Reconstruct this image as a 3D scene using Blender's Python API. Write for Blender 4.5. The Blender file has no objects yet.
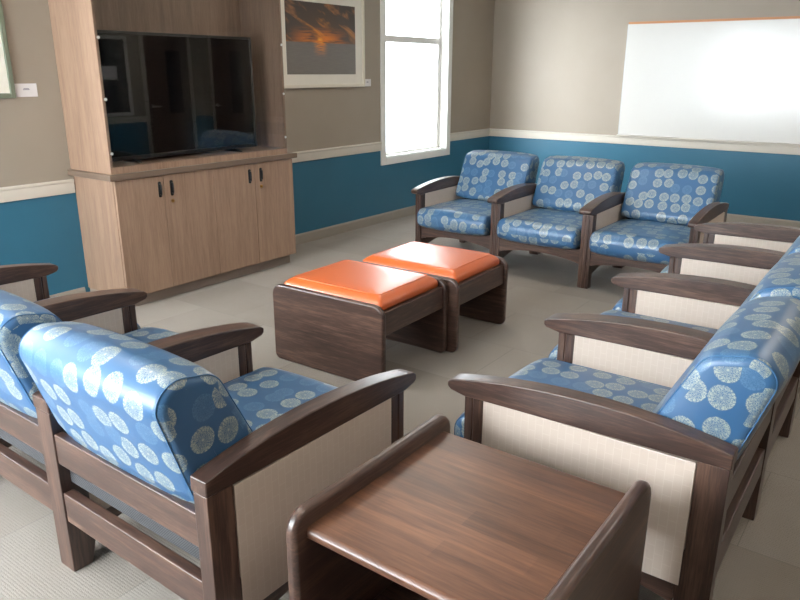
import bpy, bmesh, math, random
from mathutils import Vector, Matrix
random.seed(4)
S = bpy.context.scene
COL = S.collection
PI = math.pi

# ------------------------------------------------------------------ helpers
def lin(r, g, b):
    f = lambda c: (c/255/12.92 if c/255 <= .04045 else ((c/255+.055)/1.055)**2.4)
    return (f(r), f(g), f(b), 1)

def tag(o, label=None, cat=None, group=None, kind=None):
    if label: o['label'] = label
    if cat: o['category'] = cat
    if group: o['group'] = group
    if kind: o['kind'] = kind
    return o

def empty(name, loc, rz=0, label=None, cat=None, group=None, kind=None):
    o = bpy.data.objects.new(name, None)
    COL.objects.link(o)
    o.location = loc; o.rotation_euler = (0, 0, rz); o.empty_display_size = .1
    return tag(o, label, cat, group, kind)

def obj(name, bm, m, parent=None, bevel=0, seg=2, smooth=False, loc=None, label=None):
    bmesh.ops.recalc_face_normals(bm, faces=bm.faces)
    me = bpy.data.meshes.new(name)
    bm.to_mesh(me); bm.free()
    me.materials.append(m)
    o = bpy.data.objects.new(name, me)
    COL.objects.link(o)
    if parent: o.parent = parent
    if loc: o.location = loc
    if bevel or smooth:
        for p in me.polygons: p.use_smooth = True
    if bevel:
        md = o.modifiers.new('bevel', 'BEVEL')
        md.width = bevel; md.segments = seg; md.limit_method = 'ANGLE'
        md.angle_limit = math.radians(40); md.harden_normals = True
    if label: o['label'] = label
    return o

def box(bm, x0, x1, y0, y1, z0, z1):
    v = [bm.verts.new((x, y, z)) for z in (z0, z1) for y in (y0, y1) for x in (x0, x1)]
    for f in ((0, 1, 3, 2), (4, 5, 7, 6), (0, 1, 5, 4), (2, 3, 7, 6), (0, 2, 6, 4), (1, 3, 7, 5)):
        bm.faces.new([v[i] for i in f])

def B(*boxes):
    bm = bmesh.new()
    for b in boxes: box(bm, *b)
    return bm

def prism(bm, pts, axis, a0, a1):
    """extrude a 2D outline along an axis ('x': pts are y,z; 'y': x,z; 'z': x,y)"""
    def P(p, a):
        return {'x': (a, p[0], p[1]), 'y': (p[0], a, p[1]), 'z': (p[0], p[1], a)}[axis]
    lo = [bm.verts.new(P(p, a0)) for p in pts]
    hi = [bm.verts.new(P(p, a1)) for p in pts]
    n = len(pts)
    bm.faces.new(lo); bm.faces.new(hi[::-1])
    for i in range(n):
        bm.faces.new((lo[i], lo[(i+1) % n], hi[(i+1) % n], hi[i]))

def PR(pts, axis, a0, a1):
    bm = bmesh.new(); prism(bm, pts, axis, a0, a1); return bm

def round_poly(pts, rad, n=6):
    """polygon with rounded corners; rad is one radius or one per corner"""
    out = []
    N = len(pts)
    for i in range(N):
        r = rad[i] if isinstance(rad, (list, tuple)) else rad
        p = Vector(pts[i]); a = (Vector(pts[i-1])-p); b = (Vector(pts[(i+1) % N])-p)
        la, lb = a.length, b.length
        a.normalize(); b.normalize()
        ang = a.angle(b)
        d = min(r/math.tan(ang/2), la*.49, lb*.49)
        rr = d*math.tan(ang/2)
        c = p+(a+b).normalized()*(rr/math.sin(ang/2))
        s = p+a*d-c; e = p+b*d-c
        th = s.angle(e)
        sg = 1 if s.x*e.y-s.y*e.x > 0 else -1
        a0 = math.atan2(s.y, s.x)
        for k in range(n+1):
            t = a0+sg*th*k/n
            out.append((c.x+rr*math.cos(t), c.y+rr*math.sin(t)))
    return out

def resample(pts, step):
    out = []
    N = len(pts)
    for i in range(N):
        a = Vector(pts[i]); b = Vector(pts[(i+1) % N])
        L = (b-a).length
        k = max(1, int(L/step))
        for j in range(k): out.append(tuple(a.lerp(b, j/k)))
    return out

def offset_loop(pts, d):
    """move a counter-clockwise loop inwards by d"""
    N = len(pts); out = []
    for i in range(N):
        a = Vector(pts[i-1]); b = Vector(pts[(i+1) % N])
        t = (b-a).normalized(); nrm = Vector((-t.y, t.x))
        p = Vector(pts[i])+nrm*d
        out.append((p.x, p.y))
    return out

def tube(bm, pts, r, n=8, closed=False):
    rings = []
    N = len(pts)
    P = [Vector(p) for p in pts]
    for i in range(N):
        a = P[i-1] if (i or closed) else P[i]
        b = P[(i+1) % N] if (i < N-1 or closed) else P[i]
        t = (b-a).normalized()
        u = t.orthogonal().normalized() if i == 0 else (rings_u-t*rings_u.dot(t)).normalized()
        rings_u = u
        w = t.cross(u)
        rings.append([bm.verts.new(P[i]+u*r*math.cos(2*PI*k/n)+w*r*math.sin(2*PI*k/n)) for k in range(n)])
    for i in range(N if closed else N-1):
        A = rings[i]; C = rings[(i+1) % N]
        for k in range(n):
            bm.faces.new((A[k], A[(k+1) % n], C[(k+1) % n], C[k]))
    if not closed:
        bm.faces.new(rings[0][::-1]); bm.faces.new(rings[-1])

def disc(bm, c, axis, r, h, n=16):
    """a short cylinder starting at c along an axis"""
    pts = [(r*math.cos(2*PI*k/n), r*math.sin(2*PI*k/n)) for k in range(n)]
    if axis == 'x': prism(bm, [(c[1]+p[0], c[2]+p[1]) for p in pts], 'x', c[0], c[0]+h)
    if axis == 'y': prism(bm, [(c[0]+p[0], c[2]+p[1]) for p in pts], 'y', c[1], c[1]+h)
    if axis == 'z': prism(bm, [(c[0]+p[0], c[1]+p[1]) for p in pts], 'z', c[2], c[2]+h)

# ------------------------------------------------------------------ materials
class NT:
    def __init__(s, name):
        s.m = bpy.data.materials.new(name); s.m.use_nodes = True
        s.t = s.m.node_tree; s.b = s.t.nodes['Principled BSDF']
    def n(s, typ, **kw):
        x = s.t.nodes.new(typ)
        for k, v in kw.items():
            if k in x.inputs.keys(): s.set(x.inputs[k], v)
            else: setattr(x, k, v)
        return x
    def set(s, inp, v):
        if isinstance(v, bpy.types.NodeSocket): s.t.links.new(v, inp)
        else: inp.default_value = v
    def math(s, op, a, b=None, c=None):
        x = s.t.nodes.new('ShaderNodeMath'); x.operation = op
        s.set(x.inputs[0], a)
        if b is not None: s.set(x.inputs[1], b)
        if c is not None: s.set(x.inputs[2], c)
        return x.outputs[0]
    def vmath(s, op, a, b=None):
        x = s.t.nodes.new('ShaderNodeVectorMath'); x.operation = op
        s.set(x.inputs[0], a)
        if b is not None:
            if op == 'SCALE': s.set(x.inputs['Scale'], b)
            else: s.set(x.inputs[1], b)
        return x.outputs[1] if op in ('LENGTH', 'DOT_PRODUCT') else x.outputs[0]
    def mix(s, f, a, b, mode='MIX'):
        x = s.t.nodes.new('ShaderNodeMix'); x.data_type = 'RGBA'; x.blend_type = mode
        s.set(x.inputs[0], f); s.set(x.inputs[6], a); s.set(x.inputs[7], b)
        return x.outputs[2]
    def ramp(s, f, stops):
        x = s.t.nodes.new('ShaderNodeValToRGB')
        e = x.color_ramp.elements
        while len(e) < len(stops): e.new(.5)
        for i, (p, c) in enumerate(stops): e[i].position = p; e[i].color = c
        s.set(x.inputs[0], f)
        return x.outputs[0]
    def smooth(s, v, a, b):
        x = s.t.nodes.new('ShaderNodeMapRange'); x.interpolation_type = 'SMOOTHSTEP'
        s.set(x.inputs[0], v); x.inputs[1].default_value = a; x.inputs[2].default_value = b
        return x.outputs[0]
    def coord(s, which='Object'):
        return s.t.nodes.new('ShaderNodeTexCoord').outputs[which]
    def mapping(s, v, scale=(1, 1, 1), rot=(0, 0, 0), loc=(0, 0, 0)):
        x = s.t.nodes.new('ShaderNodeMapping')
        s.set(x.inputs[0], v); x.inputs['Scale'].default_value = scale
        x.inputs['Rotation'].default_value = rot; x.inputs['Location'].default_value = loc
        return x.outputs[0]
    def noise(s, v, scale, detail=3, rough=.5, dist=0, dim='3D'):
        x = s.t.nodes.new('ShaderNodeTexNoise'); x.noise_dimensions = dim
        s.set(x.inputs['Vector'], v); x.inputs['Scale'].default_value = scale
        x.inputs['Detail'].default_value = detail; x.inputs['Roughness'].default_value = rough
        x.inputs['Distortion'].default_value = dist
        return x.outputs[0]
    def bump(s, h, strength, dist=.002):
        x = s.t.nodes.new('ShaderNodeBump')
        s.set(x.inputs['Height'], h); x.inputs['Strength'].default_value = strength
        x.inputs['Distance'].default_value = dist
        s.t.links.new(x.outputs[0], s.b.inputs['Normal'])
    def out(s, **kw):
        names = dict(col='Base Color', rough='Roughness', metal='Metallic', spec='Specular IOR Level',
                     coat='Coat Weight', coatr='Coat Roughness', sheen='Sheen Weight')
        for k, v in kw.items(): s.set(s.b.inputs[names.get(k, k)], v)
        return s.m

def plain(name, col, rough=.5, metal=0, spec=.5, speck=.04):
    t = NT(name)
    nz = t.noise(t.coord(), 9, 3)
    a = tuple(c*(1-speck) for c in col[:3])+(1,); b = tuple(min(1, c*(1+speck)) for c in col[:3])+(1,)
    return t.out(col=t.mix(nz, a, b), rough=rough, metal=metal, spec=spec)

def wood(name, along, dark, mid, light, rough=.38, fine=1.0, coat=.4, staves=False):
    """stained timber, its grain running along one axis"""
    t = NT(name)
    sc = {'x': (.07, 1, 1), 'y': (1, .07, 1), 'z': (1, 1, .07)}[along]
    oi = t.t.nodes.new('ShaderNodeObjectInfo').outputs['Random']
    c = t.vmath('ADD', t.coord(), t.vmath('SCALE', (7.3, 3.1, 5.7), oi))
    v = t.mapping(c, sc)
    g1 = t.noise(v, 34*fine, 4, .6, .6)
    g2 = t.noise(v, 150*fine, 3, .6)
    g3 = t.noise(v, 9*fine, 2, .5, 1.0)
    f = t.math('MULTIPLY_ADD', g2, .35, t.math('MULTIPLY_ADD', g1, .45, t.math('MULTIPLY', g3, .35)))
    col = t.ramp(f, [(.36, dark), (.56, mid), (.78, light)])
    if staves:                                   # edge-glued staves of slightly different stain
        b = t.n('ShaderNodeTexBrick', Vector=t.coord())
        for k, v2 in (('Scale', 1), ('Mortar Size', 0), ('Brick Width', .42), ('Row Height', .075)): b.inputs[k].default_value = v2
        b.inputs['Color1'].default_value = (.72, .70, .68, 1); b.inputs['Color2'].default_value = (1.2, 1.2, 1.2, 1)
        col = t.mix(1, col, b.outputs[0], 'MULTIPLY')
    t.bump(g2, .12, .001)
    return t.out(col=col, rough=t.math('MULTIPLY_ADD', g1, .12, rough-.06), coat=coat, coatr=.3)

WD, WM, WL = lin(38, 26, 22), lin(67, 47, 40), lin(116, 87, 72)
M = {}
for ax in 'xyz':
    M['wood_'+ax] = wood('walnut_stain_'+ax, ax, WD, WM, WL, fine=1.4)
M['table_top'] = wood('table_top_stain', 'x', lin(56, 36, 27), lin(94, 61, 44), lin(130, 88, 64), rough=.36, fine=.8, coat=.3, staves=True)
M['laminate'] = wood('ash_laminate', 'z', lin(126, 100, 83), lin(147, 119, 99), lin(166, 137, 115), rough=.5, fine=.9, coat=0)
M['counter'] = plain('counter_laminate', lin(112, 94, 80), .4)
M['toe'] = plain('toe_kick_vinyl', lin(146, 132, 121), .5)

def fabric(name, pattern=True):
    t = NT(name)
    base = lin(43, 95, 150)
    uv = t.t.nodes.new('ShaderNodeUVMap').outputs[0]
    oi = t.t.nodes.new('ShaderNodeObjectInfo').outputs['Random']
    cl = t.noise(t.coord(), 5, 2)
    bc = t.mix(cl, lin(45, 88, 128), lin(57, 100, 140)) if pattern else t.mix(cl, lin(54, 102, 145), lin(62, 110, 153))
    if pattern:
        p = t.vmath('SCALE', t.vmath('ADD', uv, t.vmath('SCALE', (31.7, 17.3, 0), oi)), 11.4)
        vo = t.n('ShaderNodeTexVoronoi', voronoi_dimensions='2D', Scale=1.0, Randomness=.5, Vector=p)
        d = vo.outputs['Distance']
        loc = t.vmath('SUBTRACT', p, vo.outputs['Position'])
        sp = t.n('ShaderNodeSeparateXYZ', Vector=loc)
        th = t.math('ARCTAN2', sp.outputs[1], sp.outputs[0])
        nz = t.noise(p, 16, 2, .6, dim='2D')
        rim = t.math('MULTIPLY_ADD', nz, .05, d)
        mask = t.math('SUBTRACT', 1, t.smooth(rim, .425, .45))
        rays = t.math('SINE', t.math('MULTIPLY_ADD', nz, 16, t.math('MULTIPLY_ADD', d, 20, t.math('MULTIPLY', th, 19))))
        rays = t.smooth(rays, -.6, .6)
        edge = t.smooth(d, .15, .39)
        core = t.math('SUBTRACT', 1, t.smooth(d, .03, .06))
        a = t.math('MULTIPLY_ADD', rays, t.math('MULTIPLY_ADD', edge, .2, .58), t.math('MULTIPLY_ADD', edge, .15, .08))
        a = t.math('MAXIMUM', a, t.math('MULTIPLY', core, .9))
        a = t.math('MULTIPLY', a, mask)
        rnd = t.n('ShaderNodeSeparateColor', Color=vo.outputs['Color']).outputs[0]
        pale = t.math('GREATER_THAN', rnd, .28)
        a = t.math('MULTIPLY', a, t.math('MULTIPLY_ADD', pale, .46, .42))
        bc = t.mix(a, bc, t.mix(pale, lin(106, 144, 172), lin(172, 178, 162)))
    wr = t.noise(t.coord(), 30, 4, .6)
    t.bump(wr, .12, .004)
    return t.out(col=bc, rough=.40, spec=.5, coat=.35, coatr=.3)
M['fabric'] = fabric('blue_medallion_vinyl')
M['piping'] = fabric('blue_piping_vinyl', False)

def panel_mat():
    t = NT('beige_side_panel')
    c = t.coord()
    s = t.n('ShaderNodeSeparateXYZ', Vector=c)
    w = t.t.nodes.new('ShaderNodeCombineXYZ')
    t.set(w.inputs[0], s.outputs[1]); t.set(w.inputs[1], s.outputs[2])
    b = t.n('ShaderNodeTexBrick', Vector=t.mapping(w.outputs[0], rot=(0, 0, PI/2)))
    b.inputs['Scale'].default_value = 1; b.inputs['Mortar Size'].default_value = .0011
    b.inputs['Brick Width'].default_value = .05; b.inputs['Row Height'].default_value = .025
    b.inputs['Color1'].default_value = lin(204, 187, 173); b.inputs['Color2'].default_value = lin(207, 190, 176)
    b.inputs['Mortar'].default_value = lin(212, 197, 184)
    return t.out(col=b.outputs[0], rough=.42)
M['panel'] = panel_mat()

def mesh_mat():
    t = NT('black_sling_mesh')
    c = t.n('ShaderNodeTexChecker', Vector=t.coord(), Scale=240.0, Color1=lin(20, 20, 22), Color2=lin(78, 78, 80))
    return t.out(col=c.outputs[0], rough=.75)
M['mesh'] = mesh_mat()

def orange():
    t = NT('orange_vinyl')
    nz = t.noise(t.coord(), 60, 4, .6)
    t.bump(nz, .15, .001)
    return t.out(col=t.mix(t.noise(t.coord(), 4, 2), lin(206, 92, 32), lin(216, 102, 40)), rough=.42, spec=.6, coat=.8, coatr=.27)
M['orange'] = orange()

def wall_mat():
    t = NT('two_tone_wall_paint')
    z = t.n('ShaderNodeSeparateXYZ', Vector=t.coord()).outputs[2]
    up = t.math('GREATER_THAN', z, .83)
    nz = t.noise(t.coord(), 3, 3)
    top = t.mix(nz, lin(150, 138, 124), lin(158, 146, 132))
    low = t.mix(nz, lin(44, 97, 121), lin(50, 104, 128))
    t.bump(t.noise(t.coord(), 220, 2), .06, .001)
    return t.out(col=t.mix(up, low, top), rough=t.math('MULTIPLY_ADD', up, .1, .42), spec=.4)
M['wall'] = wall_mat()

def floor_mat():
    t = NT('carpet_tiles')
    c = t.coord()
    b = t.n('ShaderNodeTexBrick', Vector=c)
    b.offset = .5
    for k, v in (('Scale', 1), ('Mortar Size', .0015), ('Brick Width', .61), ('Row Height', .61), ('Bias', 0)):
        b.inputs[k].default_value = v
    b.inputs['Color1'].default_value = lin(138, 127, 116); b.inputs['Color2'].default_value = lin(155, 145, 135)
    b.inputs['Mortar'].default_value = lin(118, 110, 103)
    w1 = t.n('ShaderNodeTexWave', Vector=t.mapping(c, (1, 1, 1)), Scale=40.0, wave_type='BANDS', bands_direction='X')
    w1.inputs['Distortion'].default_value = 1.5; w1.inputs['Detail Scale'].default_value = 30
    w2 = t.n('ShaderNodeTexWave', Vector=c, Scale=30.0, wave_type='BANDS', bands_direction='Y')
    w2.inputs['Distortion'].default_value = 2; w2.inputs['Detail Scale'].default_value = 30
    weave = t.math('MULTIPLY', w1.outputs[1], w2.outputs[1])
    nz = t.noise(c, 2.2, 4)
    col = t.mix(t.math('MULTIPLY', weave, .30), b.outputs[0], lin(112, 105, 98))
    col = t.mix(.12, col, t.ramp(nz, [(.3, lin(110, 103, 96)), (.7, lin(185, 178, 170))]))
    t.bump(t.math('ADD', weave, t.noise(c, 300, 2)), .5, .003)
    return t.out(col=col, rough=.85, spec=.25, sheen=.15)
M['floor'] = floor_mat()

M['cream'] = plain('cream_trim_paint', lin(206, 198, 186), .45)
M['winframe'] = plain('white_window_paint', lin(228, 226, 221), .4)
M['base'] = plain('taupe_vinyl_base', lin(150, 142, 132), .5)
M['ceil'] = plain('ceiling_tile', lin(225, 222, 215), .9)
M['black'] = plain('black_plastic', lin(14, 14, 15), .35)
M['brass'] = plain('brass', lin(200, 160, 90), .3, 1)
M['steel'] = plain('polished_steel', lin(225, 225, 222), .35, .6)
M['alu'] = plain('brushed_aluminium', lin(190, 190, 188), .4, .8)
M['board'] = plain('white_board_enamel', lin(206, 203, 198), .18, 0, .5, .01)
M['strip'] = plain('orange_wood_strip', lin(190, 130, 90), .45)
M['paper'] = plain('white_card', lin(225, 220, 220), .7)
M['ink'] = plain('grey_print', lin(130, 125, 140), .8)
M['frame_white'] = plain('off_white_frame', lin(222, 214, 198), .45)
M['mat_white'] = plain('white_mat', lin(228, 222, 210), .8)
M['frame_green'] = plain('sage_frame', lin(112, 118, 100), .45)
M['door'] = wood('dark_door', 'z', lin(70, 50, 40), lin(90, 66, 52), lin(105, 80, 64))
M['screen'] = NT('screen_glass').out(col=lin(7, 7, 9), rough=.06, spec=.5)

def glass(name, tint, k=1.0):
    t = NT(name)
    tr = t.n('ShaderNodeBsdfTransparent', Color=tint)
    gl = t.n('ShaderNodeBsdfGlossy', Roughness=.02)
    fc = t.n('ShaderNodeLayerWeight', Blend=.5).outputs['Facing']
    fr = t.math('MULTIPLY_ADD', t.math('POWER', fc, 5), .96, .04)
    mx = t.t.nodes.new('ShaderNodeMixShader')
    t.set(mx.inputs[0], t.math('MULTIPLY', fr, k))
    t.t.links.new(tr.outputs[0], mx.inputs[1]); t.t.links.new(gl.outputs[0], mx.inputs[2])
    t.t.links.new(mx.outputs[0], t.t.nodes['Material Output'].inputs[0])
    return t.m
M['glass'] = glass('window_glass', (.97, .99, 1, 1))
M['shield'] = glass('clear_polycarbonate', (.93, .94, .94, 1), .9)
M['dark_glass'] = NT('dark_glass').out(col=lin(28, 29, 31), rough=.1)

def emit(name, col, s):
    t = NT(name)
    e = t.n('ShaderNodeEmission', Color=col, Strength=s)
    t.t.links.new(e.outputs[0], t.t.nodes['Material Output'].inputs[0])
    return t.m
FILL_LAMP = 10
M['fill_lamp'] = emit('fill_diffuser', (1, .93, .82, 1), FILL_LAMP)  # glow of the added ceiling panels

def sunset():
    """a printed sunset over water: the picture's own colours"""
    t = NT('sunset_print')
    uv = t.t.nodes.new('ShaderNodeUVMap').outputs[0]
    s = t.n('ShaderNodeSeparateXYZ', Vector=uv)
    u, v = s.outputs[0], s.outputs[1]
    # cloud streaks fan out from the sun at (.47,.48)
    du = t.math('SUBTRACT', u, .47); dv = t.math('SUBTRACT', v, .48)
    d = t.math('SQRT', t.math('ADD', t.math('MULTIPLY', du, du), t.math('MULTIPLY', dv, dv)))
    along = t.vmath('DOT_PRODUCT', uv, (.80, -.60, 0)); perp = t.vmath('DOT_PRODUCT', uv, (.60, .80, 0))
    pc = t.t.nodes.new('ShaderNodeCombineXYZ')
    t.set(pc.inputs[0], t.math('MULTIPLY', along, 1.5)); t.set(pc.inputs[1], t.math('MULTIPLY_ADD', perp, 5.0, 3.1))
    cl = t.noise(pc.outputs[0], 1.4, 5, .55, .5)
    warm = t.math('SUBTRACT', 1, t.smooth(d, .0, .7))
    sky = t.mix(t.smooth(cl, .51, .70), t.mix(warm, lin(76, 69, 65), lin(96, 76, 62)), t.mix(warm, lin(150, 108, 80), lin(236, 146, 54)))
    sky = t.mix(t.math('SUBTRACT', 1, t.smooth(d, .015, .06)), sky, lin(255, 190, 70))
    glow = t.math('MULTIPLY', t.math('SUBTRACT', 1, t.smooth(dv, .0, .22)), t.math('SUBTRACT', 1, t.smooth(t.math('ABSOLUTE', du), .05, .5)))
    sky = t.mix(t.math('MULTIPLY', glow, t.smooth(t.noise(t.mapping(uv, (2, 14, 1)), 2, 3), .3, .6)), sky, lin(226, 128, 50))
    wv = t.noise(t.mapping(uv, (3, 26, 1)), 3, 4, .6)
    sea = t.mix(wv, lin(100, 95, 91), lin(128, 120, 112))
    gl = t.math('MULTIPLY', t.math('SUBTRACT', 1, t.smooth(t.math('ABSOLUTE', du), .02, .12)), t.smooth(v, .22, .46))
    sea = t.mix(t.math('MULTIPLY', gl, t.smooth(wv, .35, .6)), sea, lin(232, 140, 60))
    col = t.mix(t.smooth(v, .445, .455), sea, sky)
    return t.out(col=col, rough=.25)
M['sunset'] = sunset()

# ------------------------------------------------------------------ room shell
XL, XR, YB, YE, ZC = -4.78, 1.95, -1.3, 8.5, 2.75
T = .14
def struct(name, bm, m, bevel=0, parent=None):
    o = obj(name, bm, m, parent, bevel)
    if not parent: o['kind'] = 'structure'
    return o
struct('floor', B((XL-T, XR+T, YB-T, YE+T, -.1, 0)), M['floor'])
struct('ceiling', B((XL-T, XR+T, YB-T, YE+T, ZC, ZC+.1)), M['ceil'])
WZ0, WZ1 = .70, 2.42
WINS = [(6.235, 7.43), (-.05, 1.35)]          # openings in the left wall; the second is unseen, added for its daylight
bm = bmesh.new()
edges = [YB-T]+[e for w in sorted(WINS) for e in w]+[YE+T]
for i in range(0, len(edges), 2): box(bm, XL-T, XL, edges[i], edges[i+1], 0, ZC)
for a, b in WINS:
    box(bm, XL-T, XL, a, b, 0, WZ0); box(bm, XL-T, XL, a, b, WZ1, ZC)
struct('wall_left', bm, M['wall'])
struct('wall_back', B((XL, XR, YE, YE+T, 0, ZC)), M['wall'])
struct('wall_right', B((XR, XR+T, YB-T, YE+T, 0, ZC)), M['wall'])
ADDED_FWINS = [(-4.45, -3.1), (-2.85, -1.5)]  # unseen openings behind the camera, added to light the seat backs
bm = bmesh.new()
edges = [XL]+[e for w in ADDED_FWINS for e in w]+[XR]
for i in range(0, len(edges), 2): box(bm, edges[i], edges[i+1], YB-T, YB, 0, ZC)
for a, b in ADDED_FWINS:
    box(bm, a, b, YB-T, YB, 0, WZ0); box(bm, a, b, YB-T, YB, WZ1, ZC)
struct('wall_front', bm, M['wall'])

def rail(name, axis, a0, a1, at, side):
    """moulded chair rail: flat band with a stepped, rounded cap"""
    prof = [(0, .782), (.012, .782), (.016, .79), (.016, .855), (.022, .862), (.022, .872), (.016, .878), (0, .878)]
    pts = [(at+side*p, z) for p, z in prof]
    struct(name, PR(pts, 'y' if axis == 'y' else 'x', a0, a1), M['cream'], .002)
CAB0, CAB1 = 2.655, 4.335
WO = .085                                                   # width of the flat window casing
segs = [YB]
for a, b in sorted(WINS+[(CAB0+WO+.012, CAB1-WO-.012)]): segs += [a-WO, b+WO]
segs += [YE-.023]
n = 0
for i in range(0, len(segs), 2):
    n += 1
    rail('trim_%d' % n, 'y', segs[i], segs[i+1], XL, 1)
def base(name, axis, a0, a1, at, side):
    pts = [(at, 0), (at+side*.012, 0), (at+side*.012, .085), (at+side*.006, .1), (at, .1)]
    struct(name, PR(pts, axis, a0, a1), M['base'])
base('baseboard_left', 'y', YB, CAB0-.01, XL, 1)
base('baseboard_left.001', 'y', CAB1+.01, YE-.012, XL, 1)
DOORX = (.72, 1.66)
rail('trim_%d' % (n+1), 'x', XL, DOORX[0]-.08, YE, -1)
base('baseboard_back', 'x', XL, DOORX[0]-.08, YE, -1)
DOORY = (7.35, 8.2)
W3 = (6.0, 7.0)
rail('trim_%d' % (n+2), 'y', YB, DOORY[0]-.08, XR, -1)
base('baseboard_right', 'y', YB, DOORY[0]-.08, XR, -1)
base('baseboard_front', 'x', XL+.012, XR-.012, YB, 1)

# ---- windows; all but the first are unseen and added for their light
def window(idx, a, b, loc, rz):
    w = empty('window_%d' % idx, loc, rz, kind='structure')
    h = (b-a)/2; H = WZ1-WZ0
    # casing on the room side
    bm = B((0, .014, -h-WO, -h, -WO*.9, H+WO), (0, .014, h, h+WO, -WO*.9, H+WO),
           (0, .014, -h, h, -WO*.9, 0), (0, .014, -h, h, H, H+WO))
    c = obj('casing', bm, M['winframe'], w, .003)
    bm = bmesh.new()
    for z in (.02, .45, .9, 1.35):
        for y in (-h-WO+.02, h+WO-.02): disc(bm, (.0135, y, z), 'x', .006, .003, 10)
    obj('screw', bm, M['steel'], c)
    # reveal lining
    obj('jamb', B((-T, -.001, -h, -h+.012, 0, H), (-T, -.001, h-.012, h, 0, H),
                  (-T, -.001, -h+.012, h-.012, 0, .012), (-T, -.001, -h+.012, h-.012, H-.012, H)), M['winframe'], w)
    f = .035
    x0, x1 = -.125, -.085
    bm = B((x0, x1, -h+.013, -h+f, .013, H-.013), (x0, x1, h-f-.02, h-.013, .013, H-.013),
           (x0, x1, -h+f, h-f-.02, .013, f), (x0, x1, -h+f, h-f-.02, H-f, H-.013))
    obj('window_frame', bm, M['winframe'], w, .003)
    zm = 1.19
    obj('meeting_rail', B((x0+.002, x1+.015, -h+f, h-f-.02, zm, zm+.065)), M['winframe'], w, .003)
    obj('glass_pane', B((x0+.012, x0+.018, -h+f, h-f-.02, f, zm)), M['glass'], w)
    obj('glass_pane', B((x0+.012, x0+.018, -h+f, h-f-.02, zm+.065, H-f)), M['glass'], w)
    obj('sash_stile', B((x1-.004, x1+.012, h-f-.055, h-f-.03, f, zm)), M['winframe'], w, .002)
for i, (a, b) in enumerate(WINS): window(i+1, a, b, (XL, (a+b)/2, WZ0), 0)
for i, (a, b) in enumerate(ADDED_FWINS): window(i+6, a, b, ((a+b)/2, YB, WZ0), PI/2)

# ---- doors and the corridor window on the far right (seen only as reflections)
def door(idx, loc, rz, width):
    d = empty('door_%d' % idx, loc, rz, kind='structure')
    h = width/2
    obj('door_frame', B((-h-.07, -h, 0, .02, 0, 2.2), (h, h+.07, 0, .02, 0, 2.2), (-h, h, 0, .02, 2.13, 2.2)), M['cream'], d, .003)
    lf = obj('door_leaf', B((-h, h, .0, .012, .01, 2.13)), M['door'], d)
    obj('glass_pane', B((-.02, .26, .012, .015, .9, 1.9)), M['dark_glass'], lf)
    bm = bmesh.new(); disc(bm, (-h+.07, .012, 1.02), 'y', .026, .012); tube(bm, [(-h+.07, .024, 1.02), (-h+.07, .06, 1.02), (-h+.20, .06, 1.02)], .009)
    obj('door_handle', bm, M['steel'], lf, smooth=True)
door(1, ((DOORX[0]+DOORX[1])/2, YE, 0), PI, DOORX[1]-DOORX[0])
door(2, (XR, sum(DOORY)/2, 0), PI/2, DOORY[1]-DOORY[0])
w = empty('window_4', (XR, sum(W3)/2, .95), 0, kind='structure')
obj('window_frame', B((-.02, 0, -.55, -.5, -.05, 1.15), (-.02, 0, .5, .55, -.05, 1.15), (-.02, 0, -.5, .5, -.05, 0), (-.02, 0, -.5, .5, 1.1, 1.15)), M['winframe'], w, .003)
obj('glass_pane', B((-.006, 0, -.5, .5, 0, 1.1)), M['dark_glass'], w)
nt = obj('paper_notice', B((-.0085, -.0065, 0, .28, 0, .2)), M['paper'], None, loc=(XR, 6.55, 1.45))
tag(nt, 'blank white paper notice taped to the corridor window, seen reflected in the television', 'notice')

# ---- unseen ceiling light panels, added to brighten the room
def added_troffer(x, y):
    t = empty('added_ceiling_light', (x, y, ZC), 0, 'white rectangular ceiling light panel, unseen, added to light the lounge seating', 'ceiling light', 'added ceiling light panels')
    obj('frame', B((-.63, -.6, -.33, .33, -.02, 0), (.6, .63, -.33, .33, -.02, 0), (-.6, .6, -.33, -.3, -.02, 0), (-.6, .6, .3, .33, -.02, 0)), M['winframe'], t)
    obj('diffuser', B((-.6, .6, -.3, .3, -.012, 0)), M['fill_lamp'], t)
for x, y in ((-3.1, 4.6), (.5, 4.6), (-3.1, 1.3), (.5, 1.3), (.5, 6.9)): added_troffer(x, y)

# ------------------------------------------------------------------ joined armchairs
W = .70; EW = .055; MW = .085
ARM_TOP = [(0, .612), (.015, .622), (.06, .631), (.13, .644), (.20, .654), (.28, .663), (.36, .669), (.44, .672), (.52, .673),
           (.60, .670), (.68, .664), (.76, .654), (.83, .643), (.893, .630)]
def arm_bm(w):
    pts = list(reversed(ARM_TOP))+[(0, .594), (.012, .584), (.05, .576), (.065, .573), (.893, .585)]
    return PR(pts, 'x', -w/2, w/2)
def front_leg_bm(w):
    h = w/2; y0, y1 = .068, .135; g = .004
    pts = [(-h, y0)]
    for gx in (-h*.36, h*.36): pts += [(gx-g, y0), (gx, y0+g), (gx+g, y0)]
    pts += [(h, y0), (h, y0+.025), (h-g, y0+.029), (h, y0+.033), (h, y1), (-h, y1), (-h, y0+.033), (-h+g, y0+.029), (-h, y0+.025)]
    return PR(pts, 'z', 0, .572)
def rear_leg_bm(w):
    return PR([(.89, 0), (.89, .584), (.805, .584), (.805, .30), (.775, .21), (.82, 0)], 'x', -w/2, w/2)
def side_panel_bm(w):
    return B((-w/2-.003, w/2+.003, .1365, .8035, .172, .577))
def side_rail_bm(w):
    pts = [(.1365, .171), (.80, .171), (.79, .10)]
    for k in range(1, 10):
        t = k/10
        pts.append((.79-t*.65, .10+.045*math.sin(PI*t)))
    pts.append((.1365, .10))
    return PR(pts, 'x', -w/2+.006, w/2-.006)
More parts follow.
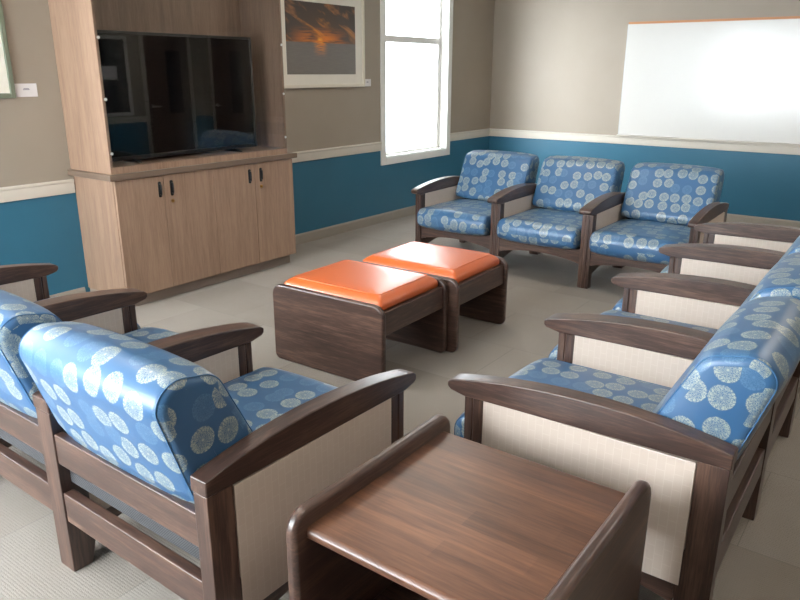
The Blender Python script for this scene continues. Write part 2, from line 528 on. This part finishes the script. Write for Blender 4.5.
def front_rail_bm():
    h = W/2+.001
    pts = [(h, .30), (-h, .30), (-h, .180)]
    for k in range(1, 16):
        t = k/16
        pts.append((-h+2*h*t, .180+.045*math.sin(PI*t)**.8))
    pts.append((h, .180))
    return PR(pts, 'y', .078, .108)

def cushion(prof, width, re, bulge, side_bulge):
    """a sewn cushion: rounded profile (y,z) swept across x, softly swollen, with a UV in metres"""
    prof = resample(prof, .018)
    area = sum(prof[i-1][0]*prof[i][1]-prof[i][0]*prof[i-1][1] for i in range(len(prof)))
    if area < 0: prof = prof[::-1]
    N = len(prof)
    arc = [0]
    for i in range(N): arc.append(arc[-1]+(Vector(prof[(i+1) % N])-Vector(prof[i])).length)
    c = Vector((sum(p[0] for p in prof)/N, sum(p[1] for p in prof)/N))
    h = width/2
    sec = []
    K = 5
    for k in range(K): a = k/K*PI/2; sec.append((-h+re*(1-math.cos(a)), re*(1-math.sin(a))))
    for k in range(15):
        x = -h+re+(width-2*re)*k/14
        sec.append((x, -bulge*(1-(x/(h-re))**2)**.6 if abs(x) < h-re-1e-6 else 0))
    sec += [(-x, d) for x, d in reversed(sec[:K])]
    bm = bmesh.new(); uvl = bm.loops.layers.uv.new('UVMap')
    rings = [[bm.verts.new((x, p[0], p[1])) for p in offset_loop(prof, d)] for x, d in sec]
    us = [0]
    for a, b in zip(sec, sec[1:]): us.append(us[-1]+math.hypot(b[0]-a[0], b[1]-a[1]))
    for s in range(len(sec)-1):
        for i in range(N):
            j = (i+1) % N
            f = bm.faces.new((rings[s][i], rings[s+1][i], rings[s+1][j], rings[s][j]))
            for lp, q in zip(f.loops, ((us[s], arc[i]), (us[s+1], arc[i]), (us[s+1], arc[i+1]), (us[s], arc[i+1]))): lp[uvl].uv = q
    for sgn, ring in ((-1, rings[0]), (1, rings[-1])):
        prev = ring
        base_l = [(v.co.y, v.co.z) for v in ring]
        for t in (.82, .6, .35, .12):
            xx = sgn*(h+side_bulge*(1-t*t))
            cur = [bm.verts.new((xx, c.x+(p[0]-c.x)*t, c.y+(p[1]-c.y)*t)) for p in base_l]
            for i in range(N):
                j = (i+1) % N
                f = bm.faces.new((prev[i], prev[j], cur[j], cur[i]))
            prev = cur
        bm.faces.new(prev)
    for f in bm.faces:
        if all(abs(v.co.x) >= h-1e-5 for v in f.verts):
            for lp in f.loops: lp[uvl].uv = (lp.vert.co.y+3.3+(lp.vert.co.x > 0)*2, lp.vert.co.z+1.7)
    pipes = []
    x, d = sec[3]
    loop = offset_loop(prof, d-.001)
    for sgn in (-1, 1):
        pb = bmesh.new()
        tube(pb, [(sgn*abs(x), p[0], p[1]) for p in loop], .0019, 6, True)
        pipes.append(pb)
    return bm, pipes

seat_prof = round_poly([(-.022, .302), (.66, .302), (.66, .464), (-.022, .464)], [.065, .03, .035, .07], 6)
back_prof = round_poly([(.842, .482), (.880, .556), (.970, .838), (.905, .894), (.768, .866), (.575, .482)], [.02, .06, .07, .08, .08, .04], 6)
cushion_mesh = {}

def seating(n, name, loc, rz, label, group=None):
    t = empty(name, loc, rz, label, 'seating', group)
    total = 2*EW+(n-1)*MW+n*W
    x = -total/2
    fx = []; sx = []
    for i in range(n+1):
        w = EW if i in (0, n) else MW
        fx.append((x+w/2, w)); x += w
        if i < n: sx.append(x+W/2); x += W
    cache = {}
    def put(key, build, m, px, bevel=0, smooth=False, nm=None):
        nm = nm or key[0]
        if key in cache:
            o = cache[key].copy(); COL.objects.link(o); o.location = (px, 0, 0); o.parent = t
        else:
            o = obj(nm, build(), m, t, bevel, smooth=smooth, loc=(px, 0, 0)); cache[key] = o
        return o
    for px, w in fx:
        put(('armrest', w), lambda: arm_bm(w+.008), M['wood_y'], px, .0045)
        put(('front_leg', w), lambda: front_leg_bm(w), M['wood_z'], px)
        put(('rear_leg', w), lambda: rear_leg_bm(w), M['wood_z'], px, .003)
        put(('side_panel', w), lambda: side_panel_bm(w-.004), M['panel'], px, .002)
        put(('side_rail', w), lambda: side_rail_bm(w), M['wood_y'], px, .002)
    for px in sx:
        put(('front_rail', 0), front_rail_bm, M['wood_x'], px, .003)
        put(('upper_back_slat', 0), lambda: B((-W/2, W/2, .856, .886, .410, .514)), M['wood_x'], px, .004)
        put(('lower_back_slat', 0), lambda: B((-W/2, W/2, .850, .886, .197, .303)), M['wood_x'], px, .004)
        put(('seat_mesh', 0), lambda: B((-W/2, W/2, .1085, .80, .285, .30)), M['mesh'], px)
        put(('back_mesh', 0), lambda: B((-W/2, W/2, .846, .8535, .33, .455)), M['mesh'], px)
        for key, prof, re, bu in (('seat_cushion', seat_prof, .035, .012), ('back_cushion', back_prof, .03, .014)):
            if key in cushion_mesh:
                src = cushion_mesh[key]
                o = src.copy(); COL.objects.link(o); o.parent = t; o.location = (px, 0, 0)
                for ch in list(src.children):
                    c = ch.copy(); COL.objects.link(c); c.parent = o
            else:
                bm, pipes = cushion(prof, W-.022, re, bu, .006)
                o = obj(key, bm, M['fabric'], t, smooth=True, loc=(px, 0, 0))
                for pb in pipes: obj('piping', pb, M['piping'], o, smooth=True)
                cushion_mesh[key] = o
    return t
T3 = 2*EW+2*MW+3*W
T4 = 2*EW+3*MW+4*W
seating(3, 'joined_armchairs', (-1.206-T3/2, 5.045, 0), 0,
        'row of three joined blue patterned armchairs along the far wall, below the whiteboard')
seating(3, 'joined_armchairs', (-1.29-T3/2, 1.861, 0), PI-math.radians(.55),
        'blue patterned joined armchairs seen from behind at lower left, its wooden back slats facing us')
seating(4, 'joined_armchairs', (-1.188, 1.87+T4/2, 0), -PI/2+math.radians(.6),
        'long row of four joined blue armchairs down the right side, behind the small wooden table')

# ------------------------------------------------------------------ orange-topped ottomans
def slab_profile(hw, h, r_top, r_bot):
    return round_poly([(-hw, 0), (hw, 0), (hw, h), (-hw, h)], [r_bot, r_bot, r_top, r_top], 8)
def ottoman(loc, rz, label):
    t = empty('ottoman', loc, rz, label, 'ottoman', 'orange topped ottomans')
    hw, hl, th = .39, .325, .036
    for a, b in ((-hl, -hl+th), (hl-th, hl)):
        obj('side_panel', PR(slab_profile(hw, .455, .065, .04), 'y', a, b), M['wood_x'], t, .012, 3)
    for s in (-1, 1):
        x0, x1 = sorted((s*.372, s*.345))
        obj('apron', B((x0, x1, -hl+th, hl-th, .285, .412)), M['wood_y'], t, .003)
    obj('seat_board', B((-.344, .344, -hl+th, hl-th, .39, .411)), M['wood_y'], t)
    # pad: flat-topped, with a wide soft shoulder all round
    px, py = .35, hl-th-.004
    bm = bmesh.new()
    def ring(ix, z, r):
        return [bm.verts.new((p[0], p[1], z)) for p in round_poly([(-px+ix, -py+ix), (px-ix, -py+ix), (px-ix, py-ix), (-px+ix, py-ix)], r, 5)]
    prof = [(.006, .4135, .02), (0, .42, .024), (0, .442, .024), (.006, .456, .024), (.024, .472, .024), (.046, .484, .022), (.054, .4862, .02), (.06, .4872, .02)]
    R = [ring(*p) for p in prof]
    bm.faces.new(R[0][::-1])
    for A, C in zip(R, R[1:]):
        for i in range(len(A)): bm.faces.new((A[i], A[(i+1) % len(A)], C[(i+1) % len(A)], C[i]))
    c = Vector((0, 0, 0))
    prev = R[-1]
    for k, z in ((.7, .4885), (.4, .4892), (.15, .4895)):
        cur = [bm.verts.new((v.co.x*k, v.co.y*k, z)) for v in R[-1]]
        for i in range(len(cur)): bm.faces.new((prev[i], prev[(i+1) % len(cur)], cur[(i+1) % len(cur)], cur[i]))
        prev = cur
    bm.faces.new(prev)
    pad = obj('cushion', bm, M['orange'], t, smooth=True)
    sb = bmesh.new()
    tube(sb, [(p[0], p[1], .4853) for p in round_poly([(-px+.048, -py+.048), (px-.048, -py+.048), (px-.048, py-.048), (-px+.048, py-.048)], .022, 5)], .0022, 6, True)
    obj('seam', sb, M['orange'], pad, smooth=True)
ottoman((-2.50, 3.030, 0), math.radians(1.4), 'orange topped dark wood ottoman, nearer the camera of the pair in the middle')
ottoman((-2.46, 3.686, 0), math.radians(1.4), 'orange topped dark wood ottoman, farther of the pair, nearest the row below the whiteboard')

# ------------------------------------------------------------------ end table
t = empty('end_table', (-.772, 1.385, 0), 0, 'small dark wood side table with raised rounded side panels, in the front corner', 'side table')
for s in (-1, 1):
    x0, x1 = sorted((s*.335, s*.297))
    pts = round_poly([(-.355, 0), (.355, 0), (.355, .582), (-.355, .582)], [.03, .03, .06, .06], 8)
    obj('side_panel', PR(pts, 'x', x0, x1), M['wood_y'], t, .0155, 4)
obj('table_top', PR(round_poly([(-.315, .498), (.315, .498), (.315, .532), (-.315, .532)], .015, 5), 'x', -.297, .297), M['table_top'], t, .0)
obj('back_stretcher', B((-.297, .297, .27, .295, .36, .4975)), M['wood_x'], t, .003)
obj('lower_shelf', B((-.297, .297, -.26, .30, .12, .145)), M['wood_x'], t, .004)

# ------------------------------------------------------------------ media cabinet with television
XF = -4.29
cab = empty('media_cabinet', (XL, 0, 0), 0, 'tall light wood media cabinet with four doors and a shielded television recess', 'cabinet')
D = XF-XL
c0, c1 = CAB0+.02, CAB1-.01
obj('carcass', B((.002, D-.021, c0, c1, .09, .905)), M['laminate'], cab, .001)
obj('toe_kick', B((.002, D-.07, c0+.01, c1-.01, 0, .0895)), M['toe'], cab)
obj('countertop', B((.002, D+.02, CAB0-.02, CAB1+.03, .9055, .945)), M['counter'], cab, .005)
ys = [c0+.002, 3.052, 3.49, 3.90, c1-.002]
for i in range(4):
    a, b = ys[i]+.0015, ys[i+1]-.0015
    d = obj('door', B((D-.0205, D, a, b, .093, .90)), M['laminate'], cab, .0015)
    hy = b-(.055 if i else .035) if i % 2 == 0 else a+.06
    bm = PR(round_poly([(hy-.012, .752), (hy+.012, .752), (hy+.012, .862), (hy-.012, .862)], .01, 4), 'x', D, D+.006)
    hd = obj('handle', bm, M['black'], d, .002)
    bm = bmesh.new(); tube(bm, [(D+.006, hy, .77), (D+.020, hy, .775), (D+.020, hy, .84), (D+.006, hy, .845)], .004)
    obj('pull', bm, M['black'], hd, smooth=True)
    if i in (1, 3):
        bm = bmesh.new(); disc(bm, (D, hy, .715), 'x', .012, .005); disc(bm, (D+.005, hy, .715), 'x', .007, .006)
        obj('lock', bm, M['brass'], d, smooth=False)
# hutch
hz = 2.55
h0, h1 = c0-.012, 4.27
obj('hutch_side', B((.002, D-.004, h0, h0+.02, .9455, hz)), M['laminate'], cab, .001)
obj('hutch_side', B((.002, D-.004, h1-.02, h1, .9455, hz)), M['laminate'], cab, .001)
obj('hutch_back', B((.002, .03, h0+.0205, h1-.0205, .9455, hz)), M['laminate'], cab)
obj('hutch_top', B((.0305, D-.004, h0+.0205, h1-.0205, hz-.04, hz)), M['laminate'], cab)
obj('hutch_bottom', B((.0305, D-.004, h0+.0205, h1-.0205, .9455, .992)), M['laminate'], cab)
sh = obj('clear_shield', B((D-.0035, D+.0025, h0+.004, h1-.004, .990, hz-.02)), M['shield'], cab)
for y in (h0+.018, h1-.018):
    for z in (1.08, 1.42, 1.79, 2.15):
        bm = bmesh.new(); disc(bm, (D+.0026, y, z), 'x', .0095, .004, 12); disc(bm, (D+.0066, y, z), 'x', .005, .003, 12)
        obj('screw', bm, M['steel'], sh)
# television hanging on the back of the recess
tv = empty('television', (XL+.03, 3.375, 0), 0, 'large black flat screen television inside the cabinet recess behind the clear shield', 'television')
ty0, ty1, tz0, tz1 = -.665, .665, 1.015, 1.84
tx = .32
obj('back_shell', B((tx-.05, tx, ty0+.03, ty1-.03, tz0+.04, tz1-.04)), M['black'], tv, .01)
obj('bezel', B((tx, tx+.03, ty0, ty0+.018, tz0, tz1), (tx, tx+.03, ty1-.018, ty1, tz0, tz1), (tx, tx+.03, ty0+.018, ty1-.018, tz0, tz0+.025), (tx, tx+.03, ty0+.018, ty1-.018, tz1-.018, tz1)), M['black'], tv, .002)
obj('screen', B((tx, tx+.024, ty0+.018, ty1-.018, tz0+.025, tz1-.018)), M['screen'], tv)
obj('wall_bracket', B((.0005, tx-.05, -.2, .2, 1.25, 1.65)), M['black'], tv)
for fy in (-.45, .45):
    obj('foot', PR([(tx-.10, .9925), (tx+.085, .9925), (tx+.085, .9985), (tx+.02, 1.0145), (tx-.04, 1.0145), (tx-.10, .9985)], 'y', fy-.012, fy+.012), M['black'], tv, .002)

# ------------------------------------------------------------------ things on the walls
def quad_uv(name, x, y0, y1, z0, z1, m, parent, th=.002):
    bm = B((x, x+th, y0, y1, z0, z1))
    uvl = bm.loops.layers.uv.new('UVMap')
    for f in bm.faces:
        for lp in f.loops: lp[uvl].uv = ((lp.vert.co.y-y0)/(y1-y0), (lp.vert.co.z-z0)/(z1-z0))
    return obj(name, bm, m, parent)
def picture(loc, y0, y1, z0, z1, fw, mw, fm, label, art):
    p = empty('framed_picture', loc, 0, label, 'picture')
    obj('frame', B((0, .028, y0, y0+fw, z0, z1), (0, .028, y1-fw, y1, z0, z1), (0, .028, y0+fw, y1-fw, z0, z0+fw), (0, .028, y0+fw, y1-fw, z1-fw, z1)), fm, p, .003)
    obj('mat_board', B((0, .014, y0+fw, y1-fw, z0+fw, z1-fw)), M['mat_white'], p)
    if art: quad_uv('print', .0142, y0+fw+mw, y1-fw-mw, z0+fw+mw*.85, z1-fw-mw, art, p)
picture((XL, 5.26, 1.445), -.61, .61, 0, .875, .03, .105, M['frame_white'],
        'framed sunset seascape print with wide white mat, between the cabinet and the window', M['sunset'])
picture((XL, 2.045, 1.426), -.31, .31, 0, .75, .03, .09, M['frame_green'],
        'grey green picture frame with white mat, at the left edge beside the cabinet', M['paper'])
def card(y, z, w, h, label):
    c = obj('wall_card', B((0, .004, -w/2, w/2, -h/2, h/2)), M['paper'], None, loc=(XL, y, z))
    tag(c, label, 'card', 'caption cards beside the pictures')
    for k, (a, b) in enumerate(((.25, .10), (.30, .02))):
        obj('printed_line', B((.004, .0045, -w*a*.5, w*a*.5, h*b, h*b+.004)), M['ink'], c)
card(2.437, 1.472, .14, .082, 'small white caption card to the right of the grey green picture frame')
card(5.935, 1.482, .11, .07, 'small white caption card at the lower right of the sunset picture')

wb = empty('whiteboard', (-1.80, YE-.002, .88), 0, 'large white dry erase board with orange wood top strip on far wall', 'whiteboard')
hw = 1.235
obj('board', B((-hw, hw, -.02, -.001, .012, 1.225)), M['board'], wb, .002)
obj('top_strip', B((-hw, hw, -.026, 0, 1.2255, 1.25)), M['strip'], wb, .002)
obj('edge_strip', B((-hw-.008, -hw, -.022, 0, .012, 1.225)), M['alu'], wb, .001)
obj('edge_strip', B((hw, hw+.008, -.022, 0, .012, 1.225)), M['alu'], wb, .001)
obj('tray', PR([(0, 0), (0, .0115), (-.026, .0115), (-.060, .004), (-.064, .012), (-.068, .008), (-.064, -.003), (-.02, -.004)][::-1], 'x', -hw-.012, hw+.012), M['cream'], wb)

# ------------------------------------------------------------------ world, camera
wd = bpy.data.worlds.new('overcast_sky'); S.world = wd; wd.use_nodes = True
bg = wd.node_tree.nodes['Background']
bg.inputs[0].default_value = (.93, .97, 1, 1); bg.inputs[1].default_value = 9.0
# an overcast sky, brightest round the veiled sun behind and to the left of the camera
nt_ = wd.node_tree
geo = nt_.nodes.new('ShaderNodeTexCoord')
dt = nt_.nodes.new('ShaderNodeVectorMath'); dt.operation = 'DOT_PRODUCT'
nt_.links.new(geo.outputs['Generated'], dt.inputs[0]); dt.inputs[1].default_value = Vector((-.25, -.92, .30)).normalized()
mr = nt_.nodes.new('ShaderNodeMapRange'); mr.interpolation_type = 'SMOOTHSTEP'
nt_.links.new(dt.outputs['Value'], mr.inputs[0])
mr.inputs[1].default_value = .35; mr.inputs[2].default_value = 1; mr.inputs[3].default_value = 9; mr.inputs[4].default_value = 38
nt_.links.new(mr.outputs[0], bg.inputs[1])

cam = bpy.data.cameras.new('camera'); co = bpy.data.objects.new('camera', cam); COL.objects.link(co)
yaw, pit, rol = -.633146, .310422, .003527
f = Vector((math.sin(yaw)*math.cos(pit), math.cos(yaw)*math.cos(pit), -math.sin(pit)))
r = Vector((math.cos(yaw), -math.sin(yaw), 0)); u = r.cross(f)
r2 = r*math.cos(rol)+u*math.sin(rol); u2 = -r*math.sin(rol)+u*math.cos(rol)
m = Matrix((r2, u2, -f)).transposed().to_4x4(); m.translation = (0, 0, 1.6)
co.matrix_world = m
cam.sensor_width = 36; cam.sensor_fit = 'HORIZONTAL'; cam.lens = 715*36/800; cam.clip_start = .05
S.camera = co
vs = S.view_settings
vs.view_transform = 'Standard'; vs.look = 'None'; vs.exposure = -.02; vs.gamma = 1; vs.use_curve_mapping = False
